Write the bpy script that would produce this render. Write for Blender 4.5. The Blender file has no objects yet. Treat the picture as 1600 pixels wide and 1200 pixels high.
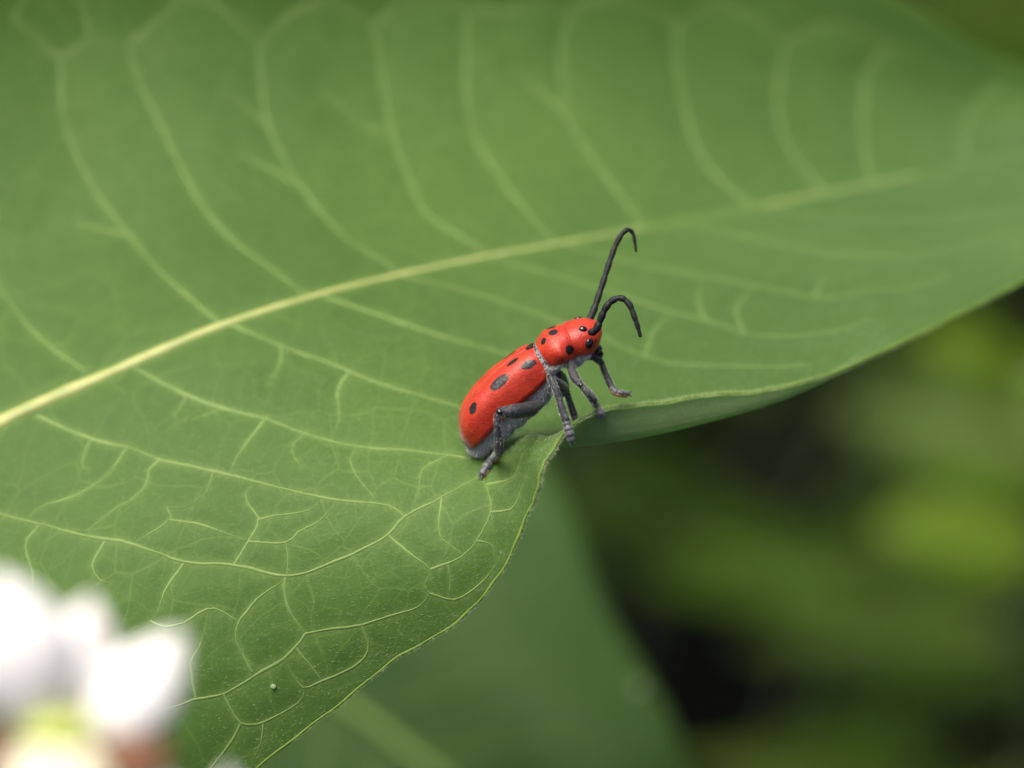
import bpy, math, random
import numpy as np
from mathutils import Vector
from mathutils.bvhtree import BVHTree
from mathutils.kdtree import KDTree

random.seed(7)
RNG = np.random.default_rng(7)
SC = bpy.context.scene
COL = SC.collection
R = math.radians
SC.unit_settings.scale_length = 0.01          # one unit is one centimetre

# ------------------------------------------------------------------ camera
PITCH = R(35.0)
DIST = 18.0                                   # camera to the plane of focus, cm
FW = np.array([0.0, math.cos(PITCH), -math.sin(PITCH)])
UP = np.array([0.0, math.sin(PITCH), math.cos(PITCH)])
RT = np.array([1.0, 0.0, 0.0])
CAMP = -DIST * FW
PXW = 6.0 / 1600.0                            # cm per photo pixel in the plane of focus
cam = bpy.data.cameras.new('camera')
camo = bpy.data.objects.new('camera', cam)
COL.objects.link(camo)
camo.location = CAMP
camo.rotation_euler = (math.pi / 2 - PITCH, 0, 0)
cam.sensor_width = 36.0
cam.sensor_fit = 'HORIZONTAL'
cam.lens = 36.0 * DIST / 6.0
cam.clip_start = 0.5
cam.clip_end = 60000.0
cam.dof.use_dof = True
cam.dof.focus_distance = DIST + 0.02
cam.dof.aperture_fstop = 0.001 * cam.lens / 0.68
SC.camera = camo

# ------------------------------------------------------------------ world, sun, exposure
SUN_EL, SUN_AZ = R(72), R(-85)                # azimuth from +Y towards +X
world = bpy.data.worlds.new('World')
SC.world = world
world.use_nodes = True
wn = world.node_tree
bg = wn.nodes['Background']
sky = wn.nodes.new('ShaderNodeTexSky')
sky.sky_type = 'NISHITA'
sky.sun_disc = False
sky.sun_elevation = SUN_EL
sky.sun_rotation = SUN_AZ
sky.air_density = 0.7
sky.dust_density = 6.0
sky.ozone_density = 0.2
wn.links.new(sky.outputs[0], bg.inputs[0])
bg.inputs[1].default_value = 0.062
sl = bpy.data.lights.new('sun', 'SUN')
sl.energy = 1.5
sl.angle = R(42)
sl.color = (1.0, 0.94, 0.82)
so = bpy.data.objects.new('sun', sl)
COL.objects.link(so)
so.location = (0, 0, 50)
sd = Vector((math.sin(SUN_AZ) * math.cos(SUN_EL), math.cos(SUN_AZ) * math.cos(SUN_EL), math.sin(SUN_EL)))
so.rotation_euler = sd.to_track_quat('Z', 'Y').to_euler()
vs = SC.view_settings
vs.view_transform = 'Standard'
vs.look = 'None'
vs.exposure = 1.52
vs.gamma = 1.0
vs.use_curve_mapping = False
cy = SC.cycles
cy.max_bounces = 5
cy.diffuse_bounces = 3
cy.glossy_bounces = 2
cy.transmission_bounces = 4
cy.caustics_reflective = False
cy.caustics_refractive = False


# ------------------------------------------------------------------ helpers
def P(px, py, d=0.0):
    """point seen at photo pixel px, py, lying d cm behind the plane of focus"""
    k = (DIST + d) / DIST * PXW
    return CAMP + FW * (DIST + d) + RT * ((px - 800) * k) + UP * ((600 - py) * k)


def ray(px, py):
    v = P(px, py, 0) - CAMP
    return v / np.linalg.norm(v)


def depth_of(p):
    return float(np.dot(np.asarray(p) - CAMP, FW) - DIST)


def cr(C, t):
    """Catmull-Rom through the rows of C at parameters t"""
    C = np.asarray(C, float)
    t = np.asarray(t, float)
    k = len(C)
    i = np.clip(np.floor(t).astype(int), 0, k - 2)
    f = (t - i).reshape((-1,) + (1,) * (C.ndim - 1))
    p1, p2 = C[i], C[i + 1]
    p0 = np.where((i > 0).reshape(f.shape), C[np.maximum(i - 1, 0)], 2 * p1 - p2)
    p3 = np.where((i < k - 2).reshape(f.shape), C[np.minimum(i + 2, k - 1)], 2 * p2 - p1)
    return 0.5 * (2 * p1 + (p2 - p0) * f + (2 * p0 - 5 * p1 + 4 * p2 - p3) * f ** 2 + (3 * p1 - p0 - 3 * p2 + p3) * f ** 3)


def norm(v):
    v = np.asarray(v, float)
    return v / (np.linalg.norm(v, axis=-1, keepdims=True) + 1e-12)


def mesh_obj(name, verts, faces, mats, parent=None, origin=None, smooth=True, colors=None, midx=None):
    """one mesh object; verts are world coordinates, stored relative to the parent or origin"""
    verts = np.asarray(verts, float)
    org = np.zeros(3)
    if parent is not None:
        p = parent
        while p is not None:
            org = org + np.array(p.location)
            p = p.parent
    elif origin is not None:
        org = np.asarray(origin, float)
    me = bpy.data.meshes.new(name)
    v = verts - org
    if isinstance(faces, np.ndarray):
        faces = faces.tolist()
    me.from_pydata(v.tolist(), [], faces)
    for m in (mats if isinstance(mats, (list, tuple)) else [mats]):
        me.materials.append(m)
    if smooth:
        me.polygons.foreach_set('use_smooth', np.ones(len(me.polygons), bool))
    if midx is not None:
        me.polygons.foreach_set('material_index', np.asarray(midx, np.int32))
    if colors is not None:
        for an, arr in colors.items():
            at = me.attributes.new(an, 'FLOAT_COLOR', 'POINT')
            a4 = np.ones((len(verts), 4), np.float32)
            arr = np.asarray(arr, np.float32)
            a4[:, :3] = arr if arr.ndim == 2 else arr[:, None]
            at.data.foreach_set('color', a4.ravel())
    me.update()
    o = bpy.data.objects.new(name, me)
    COL.objects.link(o)
    if parent is not None:
        o.parent = parent
    elif origin is not None:
        o.location = org
    return o


def empty(name, loc, label, cat, group=None):
    o = bpy.data.objects.new(name, None)
    o.empty_display_size = 0.3
    COL.objects.link(o)
    o.location = loc
    o['label'] = label
    o['category'] = cat
    if group:
        o['group'] = group
    return o


def grid_faces(nu, nv, close=False):
    i = np.arange(nu - 1)[:, None]
    j = np.arange(nv if close else nv - 1)[None, :]
    j2 = (j + 1) % nv
    f = np.stack([i * nv + j, (i + 1) * nv + j, (i + 1) * nv + j2, i * nv + j2], -1)
    return f.reshape(-1, 4)


def tube(path, rad, n=10, caps=True, flat=1.0, up=None):
    """swept tube; rad per point; flat scales the second axis"""
    path = np.asarray(path, float)
    rad = np.broadcast_to(np.asarray(rad, float), (len(path),))
    T = norm(np.gradient(path, axis=0))
    ref = np.array(up if up is not None else (0.13, 0.21, 0.97), float)
    V = []
    a = np.linspace(0, 2 * math.pi, n, endpoint=False)
    prev = None
    for k in range(len(path)):
        r0 = ref if prev is None else prev
        s = r0 - T[k] * np.dot(r0, T[k])
        if np.linalg.norm(s) < 1e-4:
            s = np.cross(T[k], (1, 0, 0))
        s = norm(s)
        prev = s
        b = np.cross(T[k], s)
        V.append(path[k] + rad[k] * (np.cos(a)[:, None] * b + flat * np.sin(a)[:, None] * s))
    V = np.concatenate(V)
    F = grid_faces(len(path), n, True).tolist()
    if caps:
        F.append(list(range(n))[::1])
        m = (len(path) - 1) * n
        F.append([m + i for i in range(n)][::-1])
    return V, F


def merge(parts):
    V, F, o = [], [], 0
    for v, f in parts:
        V.append(np.asarray(v))
        F += [[i + o for i in q] for q in (f.tolist() if isinstance(f, np.ndarray) else f)]
        o += len(v)
    return np.concatenate(V), F


def ellipsoid(c, ax, nu=10, nv=14):
    """ax: three axis vectors scaled by radius"""
    u = np.linspace(0.02, math.pi - 0.02, nu)
    v = np.linspace(0, 2 * math.pi, nv, endpoint=False)
    V = (np.asarray(c) + np.sin(u)[:, None, None] * np.cos(v)[None, :, None] * ax[0]
         + np.sin(u)[:, None, None] * np.sin(v)[None, :, None] * ax[1]
         + (np.cos(u)[:, None, None] * np.ones((1, nv, 1))) * ax[2])
    F = grid_faces(nu, nv, True)[:, ::-1].tolist()
    F.append(list(range(nv)))
    F.append([(nu - 1) * nv + i for i in range(nv)][::-1])
    return V.reshape(-1, 3), F


# ------------------------------------------------------------------ materials
class NT:
    def __init__(s, name):
        s.m = bpy.data.materials.new(name)
        s.m.use_nodes = True
        s.t = s.m.node_tree
        s.b = s.t.nodes['Principled BSDF']
        s.out = s.t.nodes['Material Output']

    def n(s, typ, **kw):
        x = s.t.nodes.new(typ)
        for k, v in kw.items():
            setattr(x, k, v)
        return x

    def l(s, a, b):
        s.t.links.new(a, b)

    def val(s, sock, v):
        if hasattr(v, 'is_output'):
            s.l(v, sock)
        else:
            sock.default_value = v

    def coord(s):
        return s.n('ShaderNodeTexCoord').outputs['Object']

    def noise(s, vec, scale, detail=4, rough=0.6):
        x = s.n('ShaderNodeTexNoise')
        s.l(vec, x.inputs['Vector'])
        x.inputs['Scale'].default_value = scale
        x.inputs['Detail'].default_value = detail
        x.inputs['Roughness'].default_value = rough
        return x

    def ramp(s, fac, stops):
        x = s.n('ShaderNodeValToRGB')
        e = x.color_ramp.elements
        while len(e) < len(stops):
            e.new(0.5)
        for q, (p, c) in zip(e, stops):
            q.position = p
            q.color = c if len(c) == 4 else (*c, 1)
        s.l(fac, x.inputs[0])
        return x.outputs[0]

    def mix(s, fac, a, b, mode='MIX'):
        x = s.n('ShaderNodeMix', data_type='RGBA', blend_type=mode)
        s.val(x.inputs[0], fac)
        for sock, v in ((x.inputs[6], a), (x.inputs[7], b)):
            if hasattr(v, 'is_output'):
                s.l(v, sock)
            else:
                sock.default_value = (*v, 1)
        return x.outputs[2]

    def math(s, op, a, b=0.0, clamp=False):
        x = s.n('ShaderNodeMath', operation=op, use_clamp=clamp)
        s.val(x.inputs[0], a)
        s.val(x.inputs[1], b)
        return x.outputs[0]

    def bump(s, h, strength, dist):
        x = s.n('ShaderNodeBump')
        x.inputs['Strength'].default_value = strength
        x.inputs['Distance'].default_value = dist
        s.l(h, x.inputs['Height'])
        return x.outputs[0]

    def attr(s, name):
        return s.n('ShaderNodeAttribute', attribute_name=name)

    def translucent(s, col, fac, normal=None):
        """mix a translucent lobe under the principled one"""
        tr = s.n('ShaderNodeBsdfTranslucent')
        s.val(tr.inputs[0], col if hasattr(col, 'is_output') else (*col, 1))
        mx = s.n('ShaderNodeMixShader')
        mx.inputs[0].default_value = fac
        s.l(s.b.outputs[0], mx.inputs[1])
        s.l(tr.outputs[0], mx.inputs[2])
        s.l(mx.outputs[0], s.out.inputs[0])
        if normal is not None:
            s.l(normal, tr.inputs['Normal'])

    def setp(s, **kw):
        for k, v in kw.items():
            s.val(s.b.inputs[k.replace('_', ' ')], v if not isinstance(v, tuple) else (*v, 1))


def leaf_material(name, dark, light, trans, tfac=0.25, net=True, rough=0.6, sheen=0.25, vein=(0.22, 0.33, 0.09)):
    t = NT(name)
    c = t.coord()
    big = t.noise(c, 0.55, 1)
    fine = t.noise(c, 9.0, 2, 0.7)
    grain = t.noise(c, 70.0, 1, 0.8)
    fac = t.math('ADD', t.math('MULTIPLY', big.outputs[0], 0.6), t.math('MULTIPLY', fine.outputs[0], 0.4))
    col = t.ramp(fac, [(0.36, dark), (0.64, light)])
    col = t.mix(t.math('MULTIPLY', t.math('SUBTRACT', grain.outputs[0], 0.42, True), 0.9), col, tuple(x * 1.55 for x in light))
    height = t.math('ADD', t.math('MULTIPLY', fine.outputs[0], 0.35), t.math('MULTIPLY', grain.outputs[0], 0.45))
    if net:
        # fine reticulate venation
        wob = t.noise(c, 2.2, 1)
        wv = t.n('ShaderNodeVectorMath', operation='MULTIPLY_ADD')
        t.l(wob.outputs['Color'], wv.inputs[0])
        wv.inputs[1].default_value = (0.22, 0.22, 0.22)
        luv = t.attr('luv').outputs['Vector']
        t.l(luv, wv.inputs[2])
        lines = None
        for sc_, w_, k_ in ((2.6, 0.024, 0.30), (7.5, 0.05, 0.17)):
            vo = t.n('ShaderNodeTexVoronoi', feature='DISTANCE_TO_EDGE', voronoi_dimensions='2D')
            t.l(wv.outputs[0], vo.inputs['Vector'])
            vo.inputs['Scale'].default_value = sc_
            e = t.n('ShaderNodeMapRange')
            t.l(vo.outputs['Distance'], e.inputs[0])
            e.inputs[1].default_value = 0.0
            e.inputs[2].default_value = w_
            e.inputs[3].default_value = k_
            e.inputs[4].default_value = 0.0
            lk = t.math('MULTIPLY', e.outputs[0], t.math('MULTIPLY', t.math('SUBTRACT', big.outputs[0], 0.15, True), 2.0, True))
            lines = lk if lines is None else t.math('MAXIMUM', lines, lk)
        col = t.mix(lines, col, vein)
        va = t.attr('vein').outputs['Fac']
        col = t.mix(t.math('MULTIPLY', va, 0.30), col, vein)
    nb = t.bump(height, 0.38, 0.012)
    t.setp(Base_Color=col, Roughness=rough, Sheen_Weight=sheen, Sheen_Roughness=0.45, Normal=nb)
    t.b.inputs['Specular IOR Level'].default_value = 0.22
    t.b.inputs['Sheen Tint'].default_value = (0.85, 0.95, 0.8, 1)
    t.translucent(t.mix(1.0, col, trans, 'MULTIPLY') if False else trans, tfac)
    return t.m


def plain(name, a, b, scale=8.0, rough=0.5, spec=0.4, bump=0.2, bdist=0.01, trans=None, tfac=0.2, sheen=0.0):
    t = NT(name)
    c = t.coord()
    n = t.noise(c, scale, 3, 0.65)
    col = t.ramp(n.outputs[0], [(0.32, a), (0.68, b)])
    t.setp(Base_Color=col, Roughness=rough, Sheen_Weight=sheen)
    t.b.inputs['Specular IOR Level'].default_value = spec
    if bump:
        t.l(t.bump(t.noise(c, scale * 5, 2, 0.7).outputs[0], bump, bdist), t.b.inputs['Normal'])
    if trans:
        t.translucent(trans, tfac)
    return t.m


M_LEAF = leaf_material('leaf_upper', (0.050, 0.106, 0.018), (0.076, 0.146, 0.028), (0.48, 0.78, 0.08), 0.28, sheen=0.26)
M_UNDER = leaf_material('leaf_underside', (0.21, 0.32, 0.13), (0.30, 0.41, 0.19), (0.50, 0.78, 0.14), 0.5, vein=(0.26, 0.34, 0.16), rough=0.65, sheen=0.6)
M_RIM = plain('leaf_margin', (0.16, 0.28, 0.035), (0.23, 0.36, 0.06), 9, 0.45, 0.35, 0.4, 0.01, (0.35, 0.6, 0.04), 0.35)
M_MIDRIB = plain('leaf_midrib', (0.36, 0.42, 0.12), (0.50, 0.52, 0.19), 5, 0.42, 0.4, 0.15, 0.01, (0.4, 0.5, 0.1), 0.15)
M_VEIN = plain('leaf_vein', (0.140, 0.240, 0.055), (0.20, 0.310, 0.085), 6, 0.5, 0.3, 0.3, 0.006, (0.3, 0.45, 0.1), 0.2)
M_VEINFAR = plain('leaf_vein_soft', (0.135, 0.22, 0.058), (0.185, 0.285, 0.082), 6, 0.55, 0.2, 0, 0, (0.3, 0.45, 0.1), 0.2)
M_HAIR = plain('plant_hair', (0.30, 0.42, 0.18), (0.46, 0.55, 0.32), 3, 0.5, 0.4, 0, 0, (0.6, 0.7, 0.4), 0.4)
M_FUZZ = plain('margin_hair', (0.42, 0.54, 0.26), (0.58, 0.66, 0.42), 3, 0.5, 0.4, 0, 0, (0.6, 0.7, 0.4), 0.4)
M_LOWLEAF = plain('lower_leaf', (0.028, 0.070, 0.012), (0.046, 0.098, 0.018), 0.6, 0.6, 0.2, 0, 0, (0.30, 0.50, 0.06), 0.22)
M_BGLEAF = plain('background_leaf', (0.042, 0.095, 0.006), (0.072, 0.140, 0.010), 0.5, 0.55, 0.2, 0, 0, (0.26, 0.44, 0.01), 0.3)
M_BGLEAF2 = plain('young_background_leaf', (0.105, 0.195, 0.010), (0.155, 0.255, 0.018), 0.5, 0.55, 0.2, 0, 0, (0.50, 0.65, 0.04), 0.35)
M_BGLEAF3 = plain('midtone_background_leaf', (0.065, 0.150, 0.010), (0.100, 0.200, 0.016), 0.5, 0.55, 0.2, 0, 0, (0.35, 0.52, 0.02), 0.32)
M_STEM = plain('plant_stem', (0.10, 0.17, 0.05), (0.16, 0.24, 0.08), 2, 0.5, 0.4, 0.2, 0.02)
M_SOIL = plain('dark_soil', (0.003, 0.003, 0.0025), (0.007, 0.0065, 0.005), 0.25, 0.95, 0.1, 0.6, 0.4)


# ------------------------------------------------------------------ ground
GZ = -72.0
n = 90
gx = np.sign(np.linspace(-1, 1, n)) * np.abs(np.linspace(-1, 1, n)) ** 3.2 * 30000
gy = gx + 100
X, Y = np.meshgrid(gx, gy, indexing='ij')
Z = GZ + 1.6 * np.sin(X * 0.06 + 1) * np.cos(Y * 0.05) + RNG.normal(0, 0.5, X.shape)
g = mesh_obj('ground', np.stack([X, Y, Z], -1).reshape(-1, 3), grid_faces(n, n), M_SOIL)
g['kind'] = 'structure'


# ------------------------------------------------------------------ generic leaf for the plants behind
def blade_grid(base, tip, side, width, nu=22, nv=9, droop=0.12, fold=0.25, wave=0.06, ph=0.0):
    base, tip = np.asarray(base, float), np.asarray(tip, float)
    ax = tip - base
    L = np.linalg.norm(ax)
    a = ax / L
    s = np.asarray(side, float)
    s = norm(s - a * np.dot(a, s))
    nn = np.cross(a, s)
    if nn[2] < 0:
        s, nn = -s, -nn
    u = np.linspace(0, 1, nu)
    w = width * 0.5 * (np.sin(np.pi * np.clip(u, 0, 1) ** 0.85) ** 0.72) * (1 - 0.12 * u) + 0.004 * width
    v = np.linspace(-1, 1, nv)
    arch = droop * L * (4 * u * (1 - u)) * 0.6
    G = (base + u[:, None, None] * ax + (v[None, :, None] * w[:, None, None]) * s
         + (arch[:, None, None] + (np.abs(v)[None, :, None] * w[:, None, None]) * fold
            + wave * width * (v ** 2)[None, :, None] * np.sin(u * 9 + ph)[:, None, None] * np.sign(v)[None, :, None]) * nn)
    mid = base + u[:, None] * ax + arch[:, None] * nn
    return G, mid, nn, L


def plant_leaf(parent, base, tip, side, width, mat, petiole=None, **kw):
    G, mid, nn, L = blade_grid(base, tip, side, width, **kw)
    nu, nv = G.shape[:2]
    lf = mesh_obj('leaf', G.reshape(-1, 3), grid_faces(nu, nv), mat, parent)
    so_ = lf.modifiers.new('thickness', 'SOLIDIFY')
    so_.thickness = 0.05
    so_.offset = 0
    V, F = tube(mid + nn * 0.03, np.linspace(0.13, 0.03, nu) * min(1, L / 10), 6)
    mesh_obj('midrib', V, F, M_MIDRIB, lf)
    if petiole is not None:
        pth = cr([petiole, (np.asarray(petiole) + base) / 2 + np.array([0, 0, 0.15]), base, np.asarray(base) + (mid[1] - mid[0])], np.linspace(0, 3, 10))
        V, F = tube(pth, 0.11, 7)
        mesh_obj('petiole', V, F, M_STEM, lf)
    return lf


def stem_of(parent, pts, r0, r1, name='stem'):
    pth = cr(pts, np.linspace(0, len(pts) - 1, 28))
    V, F = tube(pth, np.linspace(r0, r1, 28), 9)
    mesh_obj(name, V, F, M_STEM, parent)
    return pth


def plant_explicit(name, label, cat, stem_top, leaves, ground_shift=(0, 0), group=None):
    """a plant whose stem rises from the ground to stem_top; leaves: (base, tip, width, side, material)"""
    top = np.asarray(stem_top, float)
    foot = np.array([top[0] + ground_shift[0], top[1] + ground_shift[1], GZ - 1.0])
    e = empty(name, foot, label, cat, group)
    pth = stem_of(e, [foot, foot * 0.65 + top * 0.35 + np.array([0.6, 0.4, 0]), foot * 0.25 + top * 0.75 + np.array([0.4, -0.3, 0]), top], 0.42, 0.2)
    for k, (base, tip, width, side, mat) in enumerate(leaves):
        width = width * 0.75
        i = int(np.argmin(np.linalg.norm(pth - (np.asarray(base) - [0, 0, 1.2]), axis=1)))
        plant_leaf(e, base, tip, side, width, mat, petiole=pth[i], ph=k * 1.7)
    return e


def plant_random(name, label, cat, foot, height, nl, lmin, lmax, mat, rng, lean=(0, 0), group=None, top_tuft=True, zmin=0.25):
    foot = np.array([foot[0], foot[1], GZ - 1.0])
    top = foot + np.array([lean[0], lean[1], height])
    e = empty(name, foot, label, cat, group)
    pth = stem_of(e, [foot, foot * 0.6 + top * 0.4 + rng.normal(0, 0.8, 3) * [1, 1, 0], top], 0.5, 0.18)
    a0 = rng.uniform(0, 6.28)
    for k in range(nl):
        f = zmin + (1 - zmin) * (k // 2 * 2 + 1) / nl
        i = min(27, int(f * 27))
        a = pth[i]
        ang = a0 + (k // 2) * 1.57 + (k % 2) * math.pi + rng.normal(0, 0.2)
        L = rng.uniform(lmin, lmax) * (1 - 0.35 * max(0, f - 0.7) / 0.3)
        d = np.array([math.cos(ang), math.sin(ang), rng.uniform(-0.25, 0.45)])
        d = norm(d)
        side = np.cross(d, [0, 0, 1]) + rng.normal(0, 0.12, 3)
        plant_leaf(e, a + d * 0.9, a + d * (0.9 + L), side, L * rng.uniform(0.42, 0.52), mat, petiole=a, nu=14, nv=7, ph=rng.uniform(0, 6), droop=rng.uniform(-0.02, 0.2))
    return e


# ------------------------------------------------------------------ plants behind the leaf
HS = np.array([1.0, 0.2, 0.0])
YS = np.array([0.15, 0.85, 0.5])
# leaves listed as (base, tip, width, side, material)
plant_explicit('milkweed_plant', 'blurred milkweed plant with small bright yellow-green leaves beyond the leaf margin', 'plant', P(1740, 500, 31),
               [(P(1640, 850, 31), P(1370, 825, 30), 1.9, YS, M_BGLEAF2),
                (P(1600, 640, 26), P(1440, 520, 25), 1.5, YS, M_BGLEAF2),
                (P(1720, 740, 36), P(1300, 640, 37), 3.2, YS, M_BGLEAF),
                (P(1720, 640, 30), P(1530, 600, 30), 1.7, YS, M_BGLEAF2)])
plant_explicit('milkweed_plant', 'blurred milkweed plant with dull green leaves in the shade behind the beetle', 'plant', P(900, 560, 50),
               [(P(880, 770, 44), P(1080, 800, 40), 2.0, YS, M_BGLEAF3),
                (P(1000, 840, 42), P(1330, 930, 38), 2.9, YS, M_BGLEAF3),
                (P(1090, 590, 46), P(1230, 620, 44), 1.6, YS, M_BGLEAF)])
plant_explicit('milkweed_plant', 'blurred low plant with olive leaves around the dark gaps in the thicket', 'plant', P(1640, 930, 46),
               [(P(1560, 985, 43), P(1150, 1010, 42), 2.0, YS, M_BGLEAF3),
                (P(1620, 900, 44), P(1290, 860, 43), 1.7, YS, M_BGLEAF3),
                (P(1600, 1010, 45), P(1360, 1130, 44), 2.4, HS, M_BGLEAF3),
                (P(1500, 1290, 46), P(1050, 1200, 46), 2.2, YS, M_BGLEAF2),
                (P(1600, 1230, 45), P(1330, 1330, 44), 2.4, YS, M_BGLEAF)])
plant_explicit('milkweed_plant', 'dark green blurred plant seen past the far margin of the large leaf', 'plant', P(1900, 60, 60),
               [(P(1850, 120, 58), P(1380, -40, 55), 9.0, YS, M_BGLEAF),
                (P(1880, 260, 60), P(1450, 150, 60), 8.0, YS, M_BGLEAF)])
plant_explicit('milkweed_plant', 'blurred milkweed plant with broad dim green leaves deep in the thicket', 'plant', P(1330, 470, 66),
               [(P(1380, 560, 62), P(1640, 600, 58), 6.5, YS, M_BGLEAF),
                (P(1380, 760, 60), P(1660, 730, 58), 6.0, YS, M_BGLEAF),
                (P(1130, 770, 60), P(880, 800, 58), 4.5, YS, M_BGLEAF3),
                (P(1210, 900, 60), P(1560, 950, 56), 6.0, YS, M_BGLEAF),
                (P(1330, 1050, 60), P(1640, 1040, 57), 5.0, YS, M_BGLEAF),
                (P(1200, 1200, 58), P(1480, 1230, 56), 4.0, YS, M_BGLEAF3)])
rs = np.random.default_rng(21)
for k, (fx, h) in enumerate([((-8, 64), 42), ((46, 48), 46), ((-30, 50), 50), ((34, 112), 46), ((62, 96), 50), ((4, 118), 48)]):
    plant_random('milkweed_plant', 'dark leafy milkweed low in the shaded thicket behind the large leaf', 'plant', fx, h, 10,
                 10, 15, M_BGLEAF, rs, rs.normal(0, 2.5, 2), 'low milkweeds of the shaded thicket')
k = 0
for y0 in (29, 37, 50, 66, 86, 110):  # canopy of tall plants, mostly out of view, added to shade the background
    for x0 in ((-34,) if y0 < 30 else (-34, -17, 33, 52) if y0 < 40 else (-34, -17, 0, 16, 33, 52)):
        k += 1
        x_, y_ = x0 + rs.uniform(-5, 5) + (8 if k % 2 else 0), y0 + rs.uniform(-4, 4)
        zl = 10.3 - (y_ + 14.7) * 0.53 + 6.0
        h = -GZ + 1 + rs.uniform(6, 14)
        plant_random('added_shade_milkweed', 'tall leafy milkweed, mostly unseen, added to shade the plants behind the large leaf', 'plant', (x_, y_), h, 10,
                     12, 17, M_BGLEAF, rs, rs.normal(0, 2.0, 2), 'tall milkweeds added for shade', zmin=(zl - GZ) / h)

# ------------------------------------------------------------------ the large leaf: control grid in the photo, each point with its own distance
NEAR = [  # midrib, a, b, c, d, e, margin
    [(-1000, 1180, .20), (-998, 1186, .19), (-996, 1192, .18), (-994, 1198, .17), (-993, 1204, .16), (-991, 1210, .15), (-990, 1216, .15)],
    [(-700, 1030, .35), (-672, 1095, .28), (-643, 1160, .20), (-615, 1225, .10), (-585, 1290, .0), (-555, 1355, -.05), (-520, 1420, -.1)],
    [(-350, 840, 0.55), (-318, 945, 0.36), (-285, 1050, 0.18), (-250, 1155, 0.05), (-215, 1265, -0.02), (-183, 1375, -0.03), (-150, 1480, 0)],
    [(-20, 668, 0.8), (10, 780, 0.52), (42, 893, 0.26), (75, 1005, 0.08), (107, 1120, -0.02), (140, 1235, -0.03), (170, 1345, 0.02)],
    [(170, 583, 0.95), (207, 685, 0.62), (245, 787, 0.34), (283, 890, 0.14), (322, 993, 0.02), (362, 1097, 0.0), (402, 1197, 0.05)],
    [(330, 514, 1.1), (372, 602, 0.76), (415, 692, 0.46), (458, 782, 0.22), (502, 872, 0.07), (547, 962, 0.02), (592, 1048, 0.06)],
    [(480, 465, 1.3), (520, 550, 0.95), (562, 636, 0.62), (606, 720, 0.35), (652, 798, 0.13), (700, 870, 0.0), (747, 940, -0.01)],
    [(610, 432, 1.6), (645, 520, 1.2), (680, 600, 0.84), (715, 668, 0.56), (752, 716, 0.3), (788, 752, 0.06), (825, 800, -0.06)],
    [(740, 404, 1.9), (764, 500, 1.45), (784, 582, 1.08), (800, 645, .80), (812, 684, .52), (828, 683, .12), (853, 716, -.10)],
    [(860, 382, 2.15), (873, 480, 1.62), (882, 560, 1.2), (888, 622, .90), (891, 668, .64), (894, 694, .30), (919, 647, .16)],
    [(1000, 357, 2.5), (1020, 450, 1.9), (1035, 525, 1.42), (1046, 585, 1.05), (1056, 632, .72), (1066, 666, .42), (1080, 621, .36)],
    [(1180, 323, 2.95), (1200, 400, 2.3), (1215, 465, 1.8), (1230, 520, 1.4), (1242, 567, 1.02), (1252, 607, .72), (1260, 595, .68)],
    [(1370, 286, 3.4), (1385, 335, 2.9), (1397, 380, 2.5), (1410, 425, 2.05), (1422, 462, 1.7), (1433, 495, 1.4), (1440, 517, 1.2)],
    [(1600, 240, 4.0), (1607, 272, 3.7), (1614, 303, 3.4), (1621, 333, 3.05), (1628, 362, 2.7), (1634, 390, 2.4), (1640, 416, 2.1)],
    [(1850, 195, 4.6), (1855, 212, 4.45), (1860, 228, 4.3), (1865, 245, 4.1), (1870, 260, 3.9), (1875, 276, 3.65), (1880, 290, 3.4)],
    [(2150, 150, 5.3), (2152, 152, 5.3), (2154, 154, 5.3), (2156, 157, 5.3), (2157, 160, 5.3), (2158, 162, 5.3), (2160, 165, 5.2)]]
FAR = [(-1010, 1150, .25), (-820, 330, 1.0), (-500, -100, 1.6), (-200, -330, 2.0), (20, -380, 2.3), (200, -370, 2.5), (370, -340, 2.7),
       (520, -300, 2.9), (680, -260, 3.15), (830, -220, 3.4), (1010, -160, 3.7), (1210, -85, 4.05), (1412, 8, 4.45), (1600, 108, 4.9),
       (1850, 142, 5.3), (2155, 145, 5.35)]
NS = len(NEAR)
FPX = [0.25, 0.5, 0.75, 1.0]
FDP = [0.70, 1.06, 1.06, 0.85]
rows = []
for i in range(NS):
    m = np.array(NEAR[i][0], float)
    t = np.array(FAR[i], float)
    far = []
    fdp = [f * (1 - g) + h * g for f, h, g in zip(FDP, (0.5, 0.85, 0.98, 1.0), [min(1, max(0, (i - 7) / 4))] * 4)]
    for a, b in zip(FPX[::-1], fdp[::-1]):
        q = m + (t - m) * a
        q[2] = m[2] + (t[2] - m[2]) * b
        far.append(P(*q))
    rows.append(far + [P(*q) for q in NEAR[i]])
CG = np.array(rows)                                   # (NS, 11, 3)
UU = np.concatenate([np.linspace(0, 2, 40, endpoint=False), np.linspace(2, 13.5, 460, endpoint=False), np.linspace(13.5, 15, 40)])
VV = np.concatenate([np.linspace(0, 4, 96, endpoint=False), np.linspace(4, 10, 216)])


def leaf_surface(uu, vv):
    A = cr(CG, uu)                                    # (nu, 11, 3)
    B = cr(np.swapaxes(A, 0, 1), vv)                  # (nv, nu, 3)
    return np.swapaxes(B, 0, 1)


LG = leaf_surface(UU, VV)
nu, nv = LG.shape[:2]
# slight natural waviness along the margin
edge = np.clip((VV - 9.3) / 0.7, 0, 1) ** 2
wob = 0.006 * np.sin(UU * 7.0) + 0.003 * np.sin(UU * 17.7 + 1.3)
du = np.gradient(LG, axis=0)
dv = np.gradient(LG, axis=1)
LN = norm(np.cross(dv, du))
if LN[250, 150, 2] < 0:
    LN = -LN
LG = LG + norm(dv) * (edge[None, :, None] * wob[:, None, None])
LF = grid_faces(nu, nv)
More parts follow.
